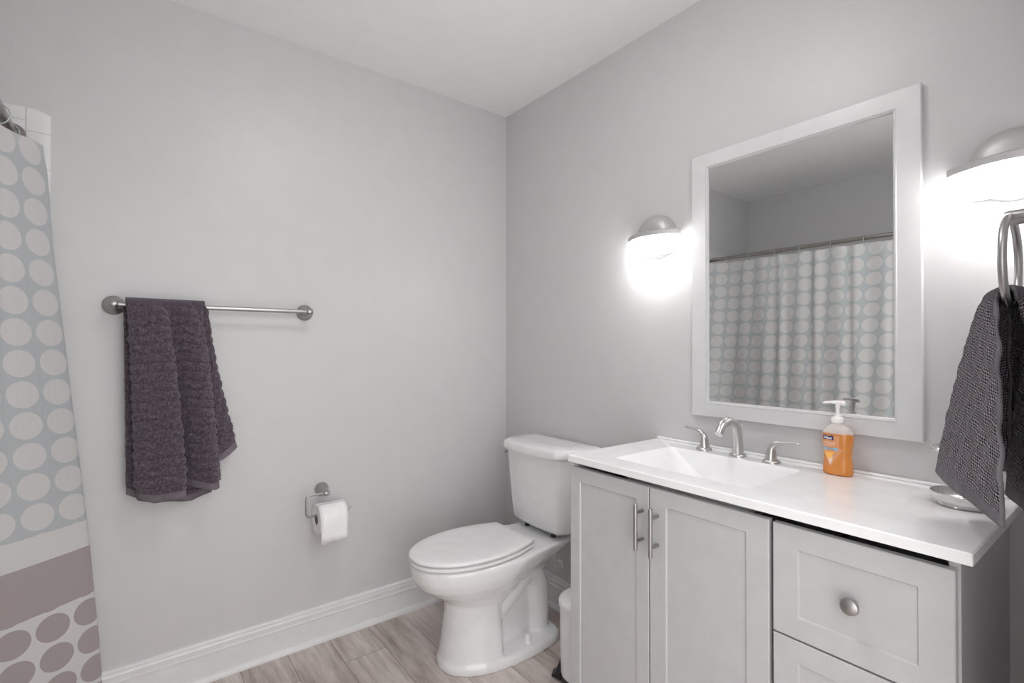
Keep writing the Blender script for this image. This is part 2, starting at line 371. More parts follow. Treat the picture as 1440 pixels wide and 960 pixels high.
# parts keep mesh data in world coordinates; their own parent inverse moves them back
def sub(part, name, bm, mat, **k):
    o = link(name, bm, mat, None, **k); o.parent = part; o.matrix_parent_inverse = Matrix.Identity(4); return o
def bar_pull(x, z0, z1, part):
    bm = bmesh.new(); y = -0.485; zc = (z0 + z1) / 2
    tube(bm, [(x, y, z0), (x, y, z0 + 0.001), (x, y, z1 - 0.001), (x, y, z1)], [0.0046, 0.0058, 0.0058, 0.0046], 16)
    for dz in (-0.038, 0.038): tube(bm, [(x, y, zc + dz), (x, DF + 0.0005, zc + dz)], 0.0044, 12)
    sub(part, 'handle', bm, M['nickel_dark'])
bar_pull(1.2225, 0.641, 0.7665, dl); bar_pull(1.2705, 0.638, 0.7640, dr)
for k, (z0, z1) in enumerate(((0.5755, 0.8065), (0.3400, 0.5715), (0.1050, 0.3360))):
    d = shaker('drawer', 1.5655, 1.8665, z0, z1, 0.045, 0.050)
    bm = bmesh.new(); zc = (z0 + z1) / 2
    lathe(bm, [(0.0075, 0.0), (0.0065, 0.004), (0.0055, 0.012), (0.0075, 0.016), (0.0150, 0.020), (0.0165, 0.024), (0.0150, 0.029), (0.0085, 0.0325), (0.0, 0.0335)], (1.716, DF + 0.0065, zc), '-y', 24)
    sub(d, 'knob', bm, M['nickel_dark'])

# ------------------------------------------------------------------ countertop with integral basin
KX0, KX1, KY, KZ, KT = 0.9440, 1.8915, -0.4660, 0.8470, 0.0210
ct = thing('vanity_countertop', ((KX0 + KX1) / 2, -0.23, KZ - KT), 'white one-piece vanity top with a rectangular sunken basin', 'countertop')
BX0, BX1, BY0, BY1 = 1.0640, 1.4820, -0.3900, -0.1020
def rrect(x0, x1, y0, y1, r, z, n=6):
    out = []
    for cx, cy, a0 in ((x1 - r, y1 - r, 0), (x0 + r, y1 - r, PI / 2), (x0 + r, y0 + r, PI), (x1 - r, y0 + r, 1.5 * PI)):
        for k in range(n + 1):
            a = a0 + PI / 2 * k / n; out.append(Vector((cx + r * math.cos(a), cy + r * math.sin(a), z)))
    return out
bm = bmesh.new()
e = 0.0025
rings = [rrect(BX0, BX1, BY0, BY1, 0.02, KZ - KT), ]
outer_b = rrect(KX0, KX1, KY, -0.001, 0.003, KZ - KT); outer_m = rrect(KX0, KX1, KY, -0.001, 0.003, KZ - e); outer_t = rrect(KX0 + e, KX1 - e, KY + e, -0.001, 0.003, KZ)
def basin(s, z, r, dx0=0, dx1=0, dy0=0, dy1=0): return rrect(BX0 + dx0, BX1 - dx1, BY0 + dy0, BY1 - dy1, r, z)
rings = [outer_b, outer_m, outer_t,
         basin(0, KZ, 0.012), basin(0, KZ - 0.0025, 0.012, .004, .002, .002, .002), basin(0, KZ - 0.012, 0.020, .014, .006, .004, .004), basin(0, KZ - 0.05, 0.045, .050, .012, .012, .012),
         basin(0, KZ - 0.085, 0.06, .095, .022, .024, .024), basin(0, KZ - 0.098, 0.06, .145, .045, .05, .05), basin(0, KZ - 0.103, 0.05, .17, .09, .09, .09)]
loft(bm, rings, False, True)
# underside shell so the slab has thickness
under = [outer_b, basin(0, KZ - KT, 0.014, .0, -.006, -.008, -.008), basin(0, KZ - 0.06, 0.02, .055, .0, .0, .0), basin(0, KZ - 0.112, 0.04, .12, .05, .05, .05)]
loft(bm, under, False, True)
bmesh.ops.remove_doubles(bm, verts=bm.verts, dist=1e-6)
link('slab', bm, M['counter'], ct, angle=30)
bm = bmesh.new(); box(bm, KX0, KX1, -0.0130, -0.0005, KZ + 0.0002, KZ + 0.0075)
link('back_lip', bm, M['counter'], ct, bevel=(0.003, 3))
bm = bmesh.new(); lathe(bm, [(0.022, 0), (0.022, 0.002), (0.018, 0.004), (0.006, 0.003), (0.0, 0.003)], (1.30, -0.245, KZ - 0.1035), 'z', 24)
link('drain', bm, M['nickel'], ct)

# ------------------------------------------------------------------ faucet (three pieces)
def base_ring(bm, x, y, r): lathe(bm, [(r, 0), (r, 0.0035), (r * 0.93, 0.0065), (r * 0.80, 0.008)], (x, y, KZ), 'z', 28)
fx, fyy = 1.2800, -0.0640
f = thing('basin_faucet', (fx, fyy, KZ), 'brushed nickel arched spout standing behind the basin between two lever handles', 'faucet')
bm = bmesh.new(); base_ring(bm, fx, fyy, 0.0245); link('base', bm, M['nickel_light'], f)
bm = bmesh.new()
pp = smooth_path([(fx, fyy + 0.001, KZ + 0.006), (fx, fyy + 0.0, KZ + 0.035), (fx, fyy - 0.006, KZ + 0.070), (fx, fyy - 0.024, KZ + 0.100), (fx, fyy - 0.056, KZ + 0.1125), (fx, fyy - 0.088, KZ + 0.102), (fx, fyy - 0.110, KZ + 0.078)], 7)
rr = [table([(0, 0.0195), (0.25, 0.0165), (0.5, 0.0135), (0.7, 0.0130), (1, 0.0142)], i / (len(pp) - 1)) for i in range(len(pp))]
tube(bm, pp, rr, 22, True, 0.82); link('spout', bm, M['nickel_light'], f)
bm = bmesh.new(); tube(bm, [(fx, fyy + 0.024, KZ + 0.004), (fx, fyy + 0.024, KZ + 0.085)], 0.0022, 10); lathe(bm, [(0.002, 0), (0.0042, 0.003), (0.0042, 0.010), (0.002, 0.014)], (fx, fyy + 0.024, KZ + 0.083), 'z', 14)
link('lift_rod', bm, M['nickel_light'], f)
def tap(x, y, sgn, yoff, label):
    t = thing('faucet_handle', (x, y, KZ), label, 'faucet handle', 'lever handles of the basin faucet')
    bm = bmesh.new(); base_ring(bm, x, y, 0.0245); link('base', bm, M['nickel_light'], t)
    bm = bmesh.new(); P0 = []
    path = [(x - sgn * 0.002, y, KZ + 0.006), (x - sgn * 0.001, y, KZ + 0.028), (x + sgn * 0.002, y, KZ + 0.044), (x + sgn * 0.012, y, KZ + 0.056), (x + sgn * 0.032, y + yoff * 0.3, KZ + 0.0605), (x + sgn * 0.056, y + yoff * 0.7, KZ + 0.0625), (x + sgn * 0.076, y + yoff, KZ + 0.0645)]
    pp = smooth_path(path, 6); rr = [table([(0, 0.0185), (0.2, 0.0145), (0.36, 0.0110), (0.5, 0.0085), (0.7, 0.0058), (0.95, 0.0056), (1, 0.003)], i / (len(pp) - 1)) for i in range(len(pp))]
    tube(bm, pp, rr, 20, True, 0.86); link('lever', bm, M['nickel_light'], t)
tap(1.1640, -0.0615, -1, 0.010, 'brushed nickel lever handle left of the spout, pointing toward the toilet')
tap(1.3845, -0.0690, 1, 0.004, 'brushed nickel lever handle between the spout and the orange soap bottle')

# ------------------------------------------------------------------ soap bottle
sx, sy, sz = 1.5560, -0.0680, KZ + 0.0005
sb = thing('soap_bottle', (sx, sy, sz), 'pump bottle of orange liquid soap on the vanity top by the mirror', 'soap bottle')
# height, half width, half depth
PR = [(0.0, 0.0300, 0.0185), (0.002, 0.0335, 0.0215), (0.006, 0.0352, 0.0230), (0.020, 0.0345, 0.0225), (0.045, 0.0318, 0.0210), (0.065, 0.0325, 0.0215), (0.085, 0.0355, 0.0230), (0.102, 0.0362, 0.0232),
      (0.112, 0.0345, 0.0222), (0.120, 0.0300, 0.0205), (0.127, 0.0225, 0.0175), (0.131, 0.0150, 0.0140), (0.134, 0.0115, 0.0115), (0.139, 0.0110, 0.0110)]
def prof_at(h): return table([(a, b) for a, b, c in PR], h), table([(a, c) for a, b, c in PR], h)
def bottle_ring(h, g=0.0, n=40):
    a, b = prof_at(h); out = []
    for k in range(n):
        t = 2 * PI * k / n; cx, cy = math.cos(t), math.sin(t)
        out.append(Vector((sx + math.copysign(abs(cx) ** 0.85, cx) * (a + g), sy + math.copysign(abs(cy) ** 0.85, cy) * (b + g), sz + h)))
    return out
def hs(a, b, n): return [a + (b - a) * k / n for k in range(n + 1)]
bm = bmesh.new(); loft(bm, [bottle_ring(h) for h in [0, .002, .004, .006] + hs(.010, .108, 20)]); link('filled_body', bm, M['soap'], sb, angle=60)
bm = bmesh.new(); loft(bm, [bottle_ring(h, 0.0) for h in hs(.1085, .139, 14)], False, True); link('clear_shoulder', bm, M['clear'], sb, angle=70)
bm = bmesh.new()
lathe(bm, [(0.0142, 0.0), (0.0150, 0.001), (0.0150, 0.012), (0.0140, 0.0140), (0.0085, 0.0160), (0.0080, 0.021), (0.0045, 0.022), (0.0042, 0.044)], (sx, sy, sz + 0.136), 'z', 24)
link('pump_collar', bm, M['pump'], sb)
bm = bmesh.new()
pp = [(sx - 0.030, sy - 0.014, sz + 0.1865), (sx - 0.024, sy - 0.011, sz + 0.1885), (sx - 0.010, sy - 0.005, sz + 0.1895), (sx, sy, sz + 0.189), (sx + 0.012, sy + 0.003, sz + 0.188), (sx + 0.017, sy + 0.004, sz + 0.1875)]
tube(bm, smooth_path(pp, 5), [table([(0, .0022), (.3, .0036), (.62, .0062), (.9, .0058), (1, .003)], i / 25) for i in range(26)], 14, True, 1.0)
lathe(bm, [(0.0056, 0), (0.0056, 0.010)], (sx, sy, sz + 0.176), 'z', 18)
link('pump_head', bm, M['pump'], sb)
# label pieces wrapped on the front of the bottle
def front(u, h, g):
    a, b = prof_at(h); q = min(0.995, abs(u) / a) ** (1 / 0.85); c = math.sqrt(max(0, 1 - q * q)) ** 0.85
    return Vector((sx + u, sy - b * c - g, sz + h))
def patch(name, pts2, mat, g, parent=sb):
    """pts2: outline in (u, h); filled by fan of strips"""
    bm = bmesh.new(); cu = sum(p[0] for p in pts2) / len(pts2); ch = sum(p[1] for p in pts2) / len(pts2)
    N = 6; rings = []
    for k in range(N, 0, -1):
        rings.append([front(cu + (u - cu) * k / N, ch + (h - ch) * k / N, g) for u, h in pts2])
    V = [[bm.verts.new(p) for p in r] for r in rings]; n = len(pts2)
    for a, b in zip(V, V[1:]):
        for i in range(n): bm.faces.new((a[i], a[(i + 1) % n], b[(i + 1) % n], b[i]))
    cv = bm.verts.new(front(cu, ch, g))
    for i in range(n): bm.faces.new((V[-1][i], V[-1][(i + 1) % n], cv))
    if parent is sb: return link(name, bm, mat, sb, angle=80)
    return sub(parent, name, bm, mat, angle=80)
def dense(poly, n=6):
    out = []
    for (a, b), (c, d) in zip(poly, poly[1:] + poly[:1]):
        for k in range(n): out.append((lerp(a, c, k / n), lerp(b, d, k / n)))
    return out
def rr2(u0, u1, h0, h1, r, n=5):
    return [(v.x, v.y) for v in rrect(u0, u1, h0, h1, r, 0, n)]
lab = patch('label', dense([(-0.0315, 0.105), (0.0115, 0.103), (0.0100, 0.072), (0.0165, 0.066), (-0.0105, 0.022), (-0.0290, 0.060)], 6), M['lpeach'], 0.0003)
m = NT('label_film'); m.p(col=m.ramp(m.noise(60, 2, vec=m.pos()), [(0.3, (1.0, 0.50, 0.24)), (0.7, (0.98, 0.58, 0.34))]), rough=0.3, alpha=0.55); lab.data.materials[0] = m.m
patch('brand_badge', rr2(-0.0290, -0.0020, 0.0905, 0.1035, 0.003), M['navy'], 0.0007, lab)
patch('blue_band', rr2(-0.0290, 0.0085, 0.0640, 0.0720, 0.0039), M['lblue'], 0.0007, lab)
patch('fruit_picture', dense([(-0.026, 0.058), (-0.002, 0.060), (-0.010, 0.040), (-0.022, 0.046)], 4), M['lyellow'], 0.0006, lab)
patch('splash_picture', dense([(-0.018, 0.045), (-0.004, 0.048), (-0.0105, 0.026)], 4), M['lgrey'], 0.0005, lab)
def text_on(body, size, u, h, mat, g, parent, name, stretch=1.0, bold=0.0):
    cu = bpy.data.curves.new(name, 'FONT'); cu.body = body; cu.size = size; cu.align_x = 'CENTER'; cu.align_y = 'CENTER'; cu.offset = bold
    o = bpy.data.objects.new(name, cu); C.objects.link(o); dg = bpy.context.evaluated_depsgraph_get(); dg.update()
    me = bpy.data.meshes.new_from_object(o.evaluated_get(dg)); bpy.data.objects.remove(o)
    bm = bmesh.new(); bm.from_mesh(me)
    for v in bm.verts:
        v.co = front(u + v.co.x * stretch, h + v.co.y, g)
    return sub(parent, name, bm, mat, smooth=False)
text_on('Softsoap', 0.0088, -0.0155, 0.0968, M['lwhite'], 0.0011, lab, 'brand_lettering', 0.66, 0.00025)
text_on('Antibacterial', 0.0058, -0.0115, 0.0835, M['lwhite'], 0.0011, lab, 'product_lettering', 0.86)
text_on('with moisturizers', 0.0042, -0.0115, 0.0775, M['lwhite'], 0.0011, lab, 'small_lettering', 0.86)
text_on('Crisp Clean', 0.0048, -0.0105, 0.0680, M['navy'], 0.0011, lab, 'band_lettering', 0.9)

# ------------------------------------------------------------------ metal caddy (tray, post, ring)
dx, dy = 1.822, -0.139
cd = thing('countertop_caddy', (dx, dy, KZ), 'round metal tray with an upper ring, half hidden behind the dark grey hand towel', 'caddy')
bm = bmesh.new(); RO = 0.0585
lathe(bm, [(0.050, 0.0), (0.0525, 0.001), (0.0545, 0.005), (RO, 0.0245), (RO - 0.001, 0.0255), (RO - 0.0025, 0.0245), (0.0515, 0.008), (0.046, 0.0035), (0.0, 0.003)], (dx, dy, KZ + 0.0003), 'z', 48)
link('tray', bm, M['chrome'], cd)
bm = bmesh.new(); tube(bm, [(dx, dy, KZ + 0.003), (dx, dy, KZ + 0.125)], 0.0035, 14); link('post', bm, M['chrome'], cd)
bm = bmesh.new(); pts = [(dx + 0.054 * math.cos(a), dy + 0.054 * math.sin(a), KZ + 0.117) for a in [2 * PI * k / 40 for k in range(41)]]
tube(bm, pts, 0.0042, 10); tube(bm, [(dx - 0.054, dy, KZ + 0.117), (dx + 0.054, dy, KZ + 0.117)], 0.003, 8); link('upper_ring', bm, M['chrome'], cd)

# ------------------------------------------------------------------ mirror
mx0, mx1, mz0, mz1 = 1.0935, 1.7235, 0.9505, 1.8340
gx0, gx1, gz0, gz1 = 1.1535, 1.6640, 1.0030, 1.7810
mr = thing('wall_mirror_framed', ((mx0 + mx1) / 2, 0, mz0), 'rectangular mirror in a wide flat white frame above the basin', 'mirror')
mr.name = 'vanity_mirror'
bm = bmesh.new()
def rc(x0, x1, z0, z1, y): return [Vector((x0, y, z0)), Vector((x1, y, z0)), Vector((x1, y, z1)), Vector((x0, y, z1))]
prof = [(0, 0, -0.001), (0, 0, -0.0190), (0.002, 0.002, -0.0205)]
rings = [rc(mx0, mx1, mz0, mz1, -0.0008), rc(mx0, mx1, mz0, mz1, -0.0190), rc(mx0 + .0015, mx1 - .0015, mz0 + .0015, mz1 - .0015, -0.0205)]
for g, y in ((0.010, -0.0205), (0.0085, -0.0225), (0.0065, -0.0225), (0.005, -0.0180), (0.003, -0.0180), (0.0, -0.0120), (0.0, -0.0060)):
    rings.append(rc(gx0 - g, gx1 + g, gz0 - g * 0.95, gz1 + g * 0.95, y))
loft(bm, rings, True, False); link('frame', bm, M['frame'], mr, smooth=False)
bm = bmesh.new(); box(bm, gx0 + 0.0002, gx1 - 0.0002, -0.0115, -0.0065, gz0 + 0.0002, gz1 - 0.0002); link('mirror_glass', bm, M['mirror'], mr, smooth=False)

# ------------------------------------------------------------------ wall sconces
def sconce(cx, label):
    zc = 1.588
    s = thing('wall_sconce', (cx, 0, 1.515), label, 'wall lamp', 'wall sconces beside the mirror')
    bm = bmesh.new(); R = 0.0790
    lathe(bm, [(R, 0.0005), (R, 0.012), (R * 0.985, 0.022), (R * 0.93, 0.034), (R * 0.80, 0.045), (R * 0.55, 0.053), (0.0, 0.056)], (cx, 0, zc), '-y', 44)
    link('back_plate', bm, M['sconce_metal'], s)
    def bow(h, e, d, y_off=0.0, n=20, yb=0.018):
        """bowed plan outline: front arc then straight back"""
        fr = [(cx - h + 2 * h * k / n, -(e + d * math.sin(PI * k / n) ** 0.9) - y_off) for k in range(n + 1)]
        bk = [(cx + h - 0.003, -yb), (cx - h + 0.003, -yb)]
        return fr + bk
    def slab(name, h, e, d, z0, z1, mat, yb=0.018):
        bm = bmesh.new(); o = bow(h, e, d, yb=yb)
        inn = bow(h - 0.002, e - 0.002, d, yb=yb)
        loft(bm, [[Vector((x, y, z)) for x, y in q] for q, z in ((inn, z0), (o, z0 + 0.002), (o, z1 - 0.002), (inn, z1))]); return link(name, bm, mat, s, angle=35)
    slab('glass_shade', 0.1080, 0.044, 0.050, 1.5150, 1.5775, M['glow'], 0.0385)
    link('glow_shield', boxbm(cx - 0.0900, cx + 0.0900, -0.0382, -0.0240, 1.5180, 1.5778), M['sconce_metal'], s, bevel=(0.002, 2))  # added behind the glass to keep its glow off the wall
    slab('metal_band', 0.1095, 0.0415, 0.052, 1.5780, 1.5970, M['sconce_metal'])
sconce(0.9440, 'bowed glowing wall sconce on the wall left of the mirror, toward the toilet')
sconce(1.8850, 'bowed glowing wall sconce right of the mirror, above the grey hand towel')

# added fill lamp, unseen above the frame, to brighten the room from overhead
cl = thing('added_fill_lamp', (1.25, -0.92, RZ), 'unseen round fill lamp with opal dome, added in the middle of the bathroom ceiling', 'added fill lamp')
bm = bmesh.new(); lathe(bm, [(0.150, 0.0), (0.150, 0.018), (0.140, 0.022)], (1.25, -0.92, RZ), '-z', 40); link('lamp_base', bm, M['nickel'], cl)
bm = bmesh.new(); lathe(bm, [(0.138, 0.0222), (0.136, 0.035), (0.118, 0.055), (0.08, 0.070), (0.0, 0.076)], (1.25, -0.92, RZ), '-z', 40); link('glass_dome', bm, M['fill_glow'], cl)

# ------------------------------------------------------------------ toilet
TC = 0.462
tl = thing('toilet', (TC, -0.40, 0), 'white two-piece toilet with closed elongated lid in the corner beside the vanity', 'toilet')
def outline(yf, yb, wf, wb, z, ysp=-0.45, n=56, pf=0.9, pb=0.55, blend=0.10):
    """egg-like outline: half width wf near the front, wb at the rear; ysp where it changes"""
    out = []; yc = (yf + yb) / 2; L = (yb - yf) / 2
    for k in range(n):
        t = 2 * PI * k / n; c_, s_ = math.cos(t), math.sin(t)      # c=1 rear
        y = yc + L * math.copysign(abs(c_) ** (pb if c_ > 0 else 0.95), c_)
        q = 1 / (1 + math.exp(-(y - ysp) / (blend / 4)))
        wd = wf * (1 - q) + wb * q
        p = pf if c_ < 0 else pb
        out.append(Vector((TC + wd * math.copysign(abs(s_) ** p, s_), y, z)))
    return out
bm = bmesh.new()
# foot flange
loft(bm, [outline(-0.645, -0.140, .148, .150, 0.0, pb=.45), outline(-0.645, -0.140, .148, .150, 0.020, pb=.45), outline(-0.642, -0.142, .146, .147, 0.030, pb=.45), outline(-0.63, -0.150, .138, .138, 0.037, pb=.45)])
# pedestal, front column to bowl
R_ = [(0.010, -.642, -.17, .143, .060), (0.05, -.636, -.17, .136, .052), (0.12, -.626, -.165, .128, .046), (0.19, -.616, -.160, .121, .044), (0.235, -.616, -.155, .120, .046),
      (0.262, -.640, -.150, .132, .056), (0.290, -.690, -.145, .150, .075), (0.320, -.728, -.14, .166, .102), (0.350, -.746, -.13, .176, .120), (0.378, -.752, -.12, .181, .135), (0.394, -.752, -.115, .181, .140), (0.400, -.746, -.12, .176, .136)]
R2 = []
for z, yf, yb, wf, wb in R_:
    ysp = table([(0.0, -.43), (0.2, -.43), (0.27, -.36), (0.34, -.30), (0.40, -.28)], z); bl = table([(0, .03), (.2, .04), (.3, .16), (.4, .22)], z)
    # rear of the body rises to the deck: at mid height the rear stops short, leaving the trapway
    ybm = table([(0.0, -.17), (0.2, -.165), (0.31, -.155), (0.345, -.10), (0.37, -.045), (0.40, -.030)], z)
    R2.append(outline(yf, ybm, wf, wb, z, ysp, pb=.42, blend=bl))
loft(bm, R2)
# trapway bulges on both flanks
for s in (-1, 1):
    pth = smooth_path([(TC + s * 0.030, -0.52, 0.17), (TC + s * 0.036, -0.44, 0.165), (TC + s * 0.040, -0.36, 0.22), (TC + s * 0.042, -0.28, 0.275), (TC + s * 0.042, -0.225, 0.235), (TC + s * 0.040, -0.212, 0.13), (TC + s * 0.040, -0.215, 0.03)], 6)
    tube(bm, pth, 0.046, 18)
    pth = smooth_path([(TC + s * 0.05, -0.50, 0.25), (TC + s * 0.07, -0.44, 0.285), (TC + s * 0.07, -0.37, 0.32), (TC + s * 0.06, -0.30, 0.345)], 6)
    tube(bm, pth, 0.042, 16)
o = link('bowl', bm, M['porcelain'], tl)
md = o.modifiers.new('remesh', 'REMESH'); md.mode = 'VOXEL'; md.voxel_size = 0.0055; md.use_smooth_shade = True
md = o.modifiers.new('smooth', 'SMOOTH'); md.factor = 0.6; md.iterations = 4
for s, nm in ((1, 0), (-1, 0)):
    bm = bmesh.new(); lathe(bm, [(0.0165, 0.0), (0.0165, 0.003), (0.0140, 0.004), (0.0125, 0.025), (0.0110, 0.0295), (0.007, 0.0325), (0, 0.033)], (TC + s * 0.112, -0.322, 0.0362), 'z', 22)
    link('bolt_cap', bm, M['plastic'], tl)
# seat and lid outlines: flat back, egg front
def egg(g, z, n=64, yb=-0.300, yt=-0.757, hw=0.166, bw=0.122):
    out = []; 
    m_ = n // 4
    bk = [(-(bw + g) + 2 * (bw + g) * k / m_, yb + g) for k in range(m_ + 1)]
    yw = -0.505
    side = []
    K = (n - m_) // 2
    for k in range(1, K + 1):
        t = k / K
        if t < 0.42:
            q = t / 0.42; y = lerp(yb + g, yw, q); x = (bw + g) + (hw - bw) * math.sin(q * PI / 2) ** 0.9
        else:
            q = (t - 0.42) / 0.58; a = q * PI / 2; x = (hw + g) * max(0.0, math.cos(a)) ** 0.92; y = yw - (yw - yt + g) * math.sin(a)
        side.append((x, y))
    out = [(x, y) for x, y in bk] + side + [(-x, y) for x, y in reversed(side[:-1])]
    return [Vector((TC + x, y, z)) for x, y in out]
bm = bmesh.new(); loft(bm, [egg(-0.006, 0.4035), egg(-0.0015, 0.4045), egg(0, 0.408), egg(-0.001, 0.4155), egg(-0.006, 0.4175)])
link('seat', bm, M['seat'], tl, angle=60)
bm = bmesh.new()
bm.free()
for x, y in ((0.05, -0.70), (-0.05, -0.70), (0.12, -0.40), (-0.12, -0.40)): link('seat_bumper', boxbm(TC + x - 0.012, TC + x + 0.012, y - 0.008, y + 0.008, 0.4175, 0.4215), M['seat'], tl, smooth=False)
bm = bmesh.new(); loft(bm, [egg(-0.004, 0.4215), egg(0.0, 0.4235), egg(0.001, 0.429), egg(-0.002, 0.4335), egg(-0.010, 0.4358), egg(-0.04, 0.4372), egg(-0.08, 0.438)])
link('lid', bm, M['seat'], tl, angle=60)
for s in (-1, 1): link('hinge', boxbm(TC + s * 0.075 - 0.02, TC + s * 0.075 + 0.02, -0.3055, -0.272, 0.4035, 0.424), M['seat'], tl, bevel=(0.004, 3))
# tank and lid: plan with chamfered front corners and a bowed front
def tank_ring(bw, fw, yb, ys, yf, bowy, z, r=0.02):
    corner = [(bw, yb), (bw, ys), (fw, yf), (0, yf - bowy), (-fw, yf), (-bw, ys), (-bw, yb)]
    pts = []
    ctrl = [(0, yb), (bw * .55, yb), (bw * .93, yb + -0.002), (bw, yb - 0.02), (bw, (yb + ys) / 2), (bw * .992, ys), (lerp(bw, fw, .45), lerp(ys, yf, .55)), (fw, yf + 0.003), (fw * .8, yf - bowy * 0.35), (fw * .4, yf - bowy * .85), (0, yf - bowy)]
    half = smooth_path([(x, y, z) for x, y in ctrl], 4)
    return [Vector((TC + p.x, p.y, z)) for p in half] + [Vector((TC - p.x, p.y, z)) for p in reversed(half[1:-1])]
tk = None
bm = bmesh.new()
loft(bm, [tank_ring(.150, .115, -.045, -.09, -.165, .008, 0.419), tank_ring(.175, .132, -.040, -.095, -.185, .010, 0.424), tank_ring(.190, .142, -.035, -.10, -.197, .012, 0.440), tank_ring(.197, .148, -.032, -.105, -.203, .014, 0.50),
          tank_ring(.209, .156, -.028, -.11, -.212, .016, 0.64), tank_ring(.216, .162, -.026, -.115, -.218, .018, 0.735)])
link('tank', bm, M['porcelain'], tl, angle=60)
bm = bmesh.new()
loft(bm, [tank_ring(.218, .164, -.022, -.115, -.221, .019, 0.7355), tank_ring(.231, .172, -.016, -.118, -.233, .020, 0.738), tank_ring(.233, .173, -.015, -.118, -.234, .020, 0.745), tank_ring(.231, .172, -.017, -.117, -.231, .020, 0.762),
          tank_ring(.227, .169, -.020, -.115, -.227, .020, 0.770), tank_ring(.215, .160, -.03, -.11, -.216, .019, 0.7755), tank_ring(.15, .11, -.06, -.10, -.16, .012, 0.7765)])
link('tank_lid', bm, M['porcelain'], tl, angle=70)
bm = bmesh.new(); lathe(bm, [(0.011, 0), (0.011, 0.006), (0.007, 0.010)], (TC - 0.2125, -0.125, 0.708), '-x', 18)
tube(bm, smooth_path([(TC - 0.221, -0.125, 0.708), (TC - 0.225, -0.150, 0.706), (TC - 0.222, -0.185, 0.700)], 4), 0.0045, 10); link('flush_lever', bm, M['nickel'], tl)
bm = bmesh.new(); lathe(bm, [(0.045, 0), (0.045, 0.020)], (TC, -0.105, 0.3985), 'z', 24)
for s in (-1, 1): lathe(bm, [(0.010, 0), (0.010, 0.022)], (TC + s * 0.085, -0.165, 0.3975), 'z', 14)
link('tank_gasket', bm, M['rubber'], tl)

# water supply behind the toilet
ws = thing('water_supply_valve', (0.415, -0.02, 0.20), 'small white water supply valve and hose on the wall behind the toilet', 'valve')
bm = bmesh.new(); lathe(bm, [(0.020, 0.0003), (0.019, 0.004), (0.010, 0.006), (0.009, 0.030)], (0.415, 0, 0.20), '-y', 24); link('escutcheon', bm, M['plastic'], ws)
bm = bmesh.new(); tube(bm, smooth_path([(0.415, -0.030, 0.20), (0.415, -0.038, 0.26), (0.405, -0.040, 0.330), (0.395, -0.10, 0.36)], 6)[:13], 0.006, 12); link('hose', bm, M['plastic'], ws)

# ------------------------------------------------------------------ pedal bin
bx, by = 0.8330, -0.268
tb = thing('pedal_bin', (bx, by, 0), 'small white round pedal bin with black base between the toilet and the vanity', 'bin')
bm = bmesh.new(); lathe(bm, [(0.0860, 0.0), (0.0885, 0.004), (0.0885, 0.030), (0.086, 0.034)], (bx, by, 0), 'z', 40); link('base', bm, M['black'], tb)
bm = bmesh.new(); lathe(bm, [(0.0860, 0.0345), (0.0895, 0.036), (0.0925, 0.270)], (bx, by, 0), 'z', 40); link('body', bm, M['plastic'], tb)
bm = bmesh.new(); lathe(bm, [(0.0965, 0.2705), (0.0975, 0.274), (0.0975, 0.286), (0.095, 0.291), (0.085, 0.2955), (0.05, 0.300), (0.0, 0.302)], (bx, by, 0), 'z', 40); link('lid', bm, M['plastic'], tb)
bm = bmesh.new(); ang = math.radians(216); dv = Vector((math.cos(ang), math.sin(ang), 0)); pv = Vector((-dv.y, dv.x, 0)); c0 = Vector((bx, by, 0))
rings = []
for r_, hw_, z0, z1 in ((0.084, 0.028, 0.006, 0.066), (0.0965, 0.028, 0.006, 0.060), (0.108, 0.022, 0.008, 0.022), (0.122, 0.018, 0.006, 0.015)):
    rings.append([c0 + dv * r_ + pv * a + Vector((0, 0, z)) for a, z in ((-hw_, z0), (hw_, z0), (hw_, z1), (-hw_, z1))])
loft(bm, rings); link('pedal', bm, M['black'], tb, bevel=(0.003, 2))

# ------------------------------------------------------------------ towel bar
BXX, BZ = 0.0700, 1.3160
ba = thing('towel_bar', (0, -1.30, BZ), 'long brushed nickel towel bar on the wall left of the toilet', 'towel bar')
bm = bmesh.new(); tube(bm, [(BXX, -1.602, BZ), (BXX, -0.998, BZ)], 0.0080, 20); link('bar', bm, M['nickel'], ba)
for y in (-1.597, -1.003):
    bm = bmesh.new(); lathe(bm, [(0.0310, 0.0004), (0.0310, 0.004), (0.0290, 0.007), (0.0255, 0.009), (0.0240, 0.014), (0.0170, 0.020), (0.0125, 0.030), (0.0110, 0.052), (0.0120, 0.058)], (0, y, BZ), 'x', 32)
    lathe(bm, [(0.0, -0.0135), (0.006, -0.013), (0.0105, -0.010), (0.0125, -0.004), (0.0125, 0.004), (0.0105, 0.010), (0.006, 0.013), (0.0, 0.0135)], (BXX, y + (0.0 if y < -1.3 else 0.0), BZ), 'y', 20)
    link('wall_post', bm, M['nickel'], ba)

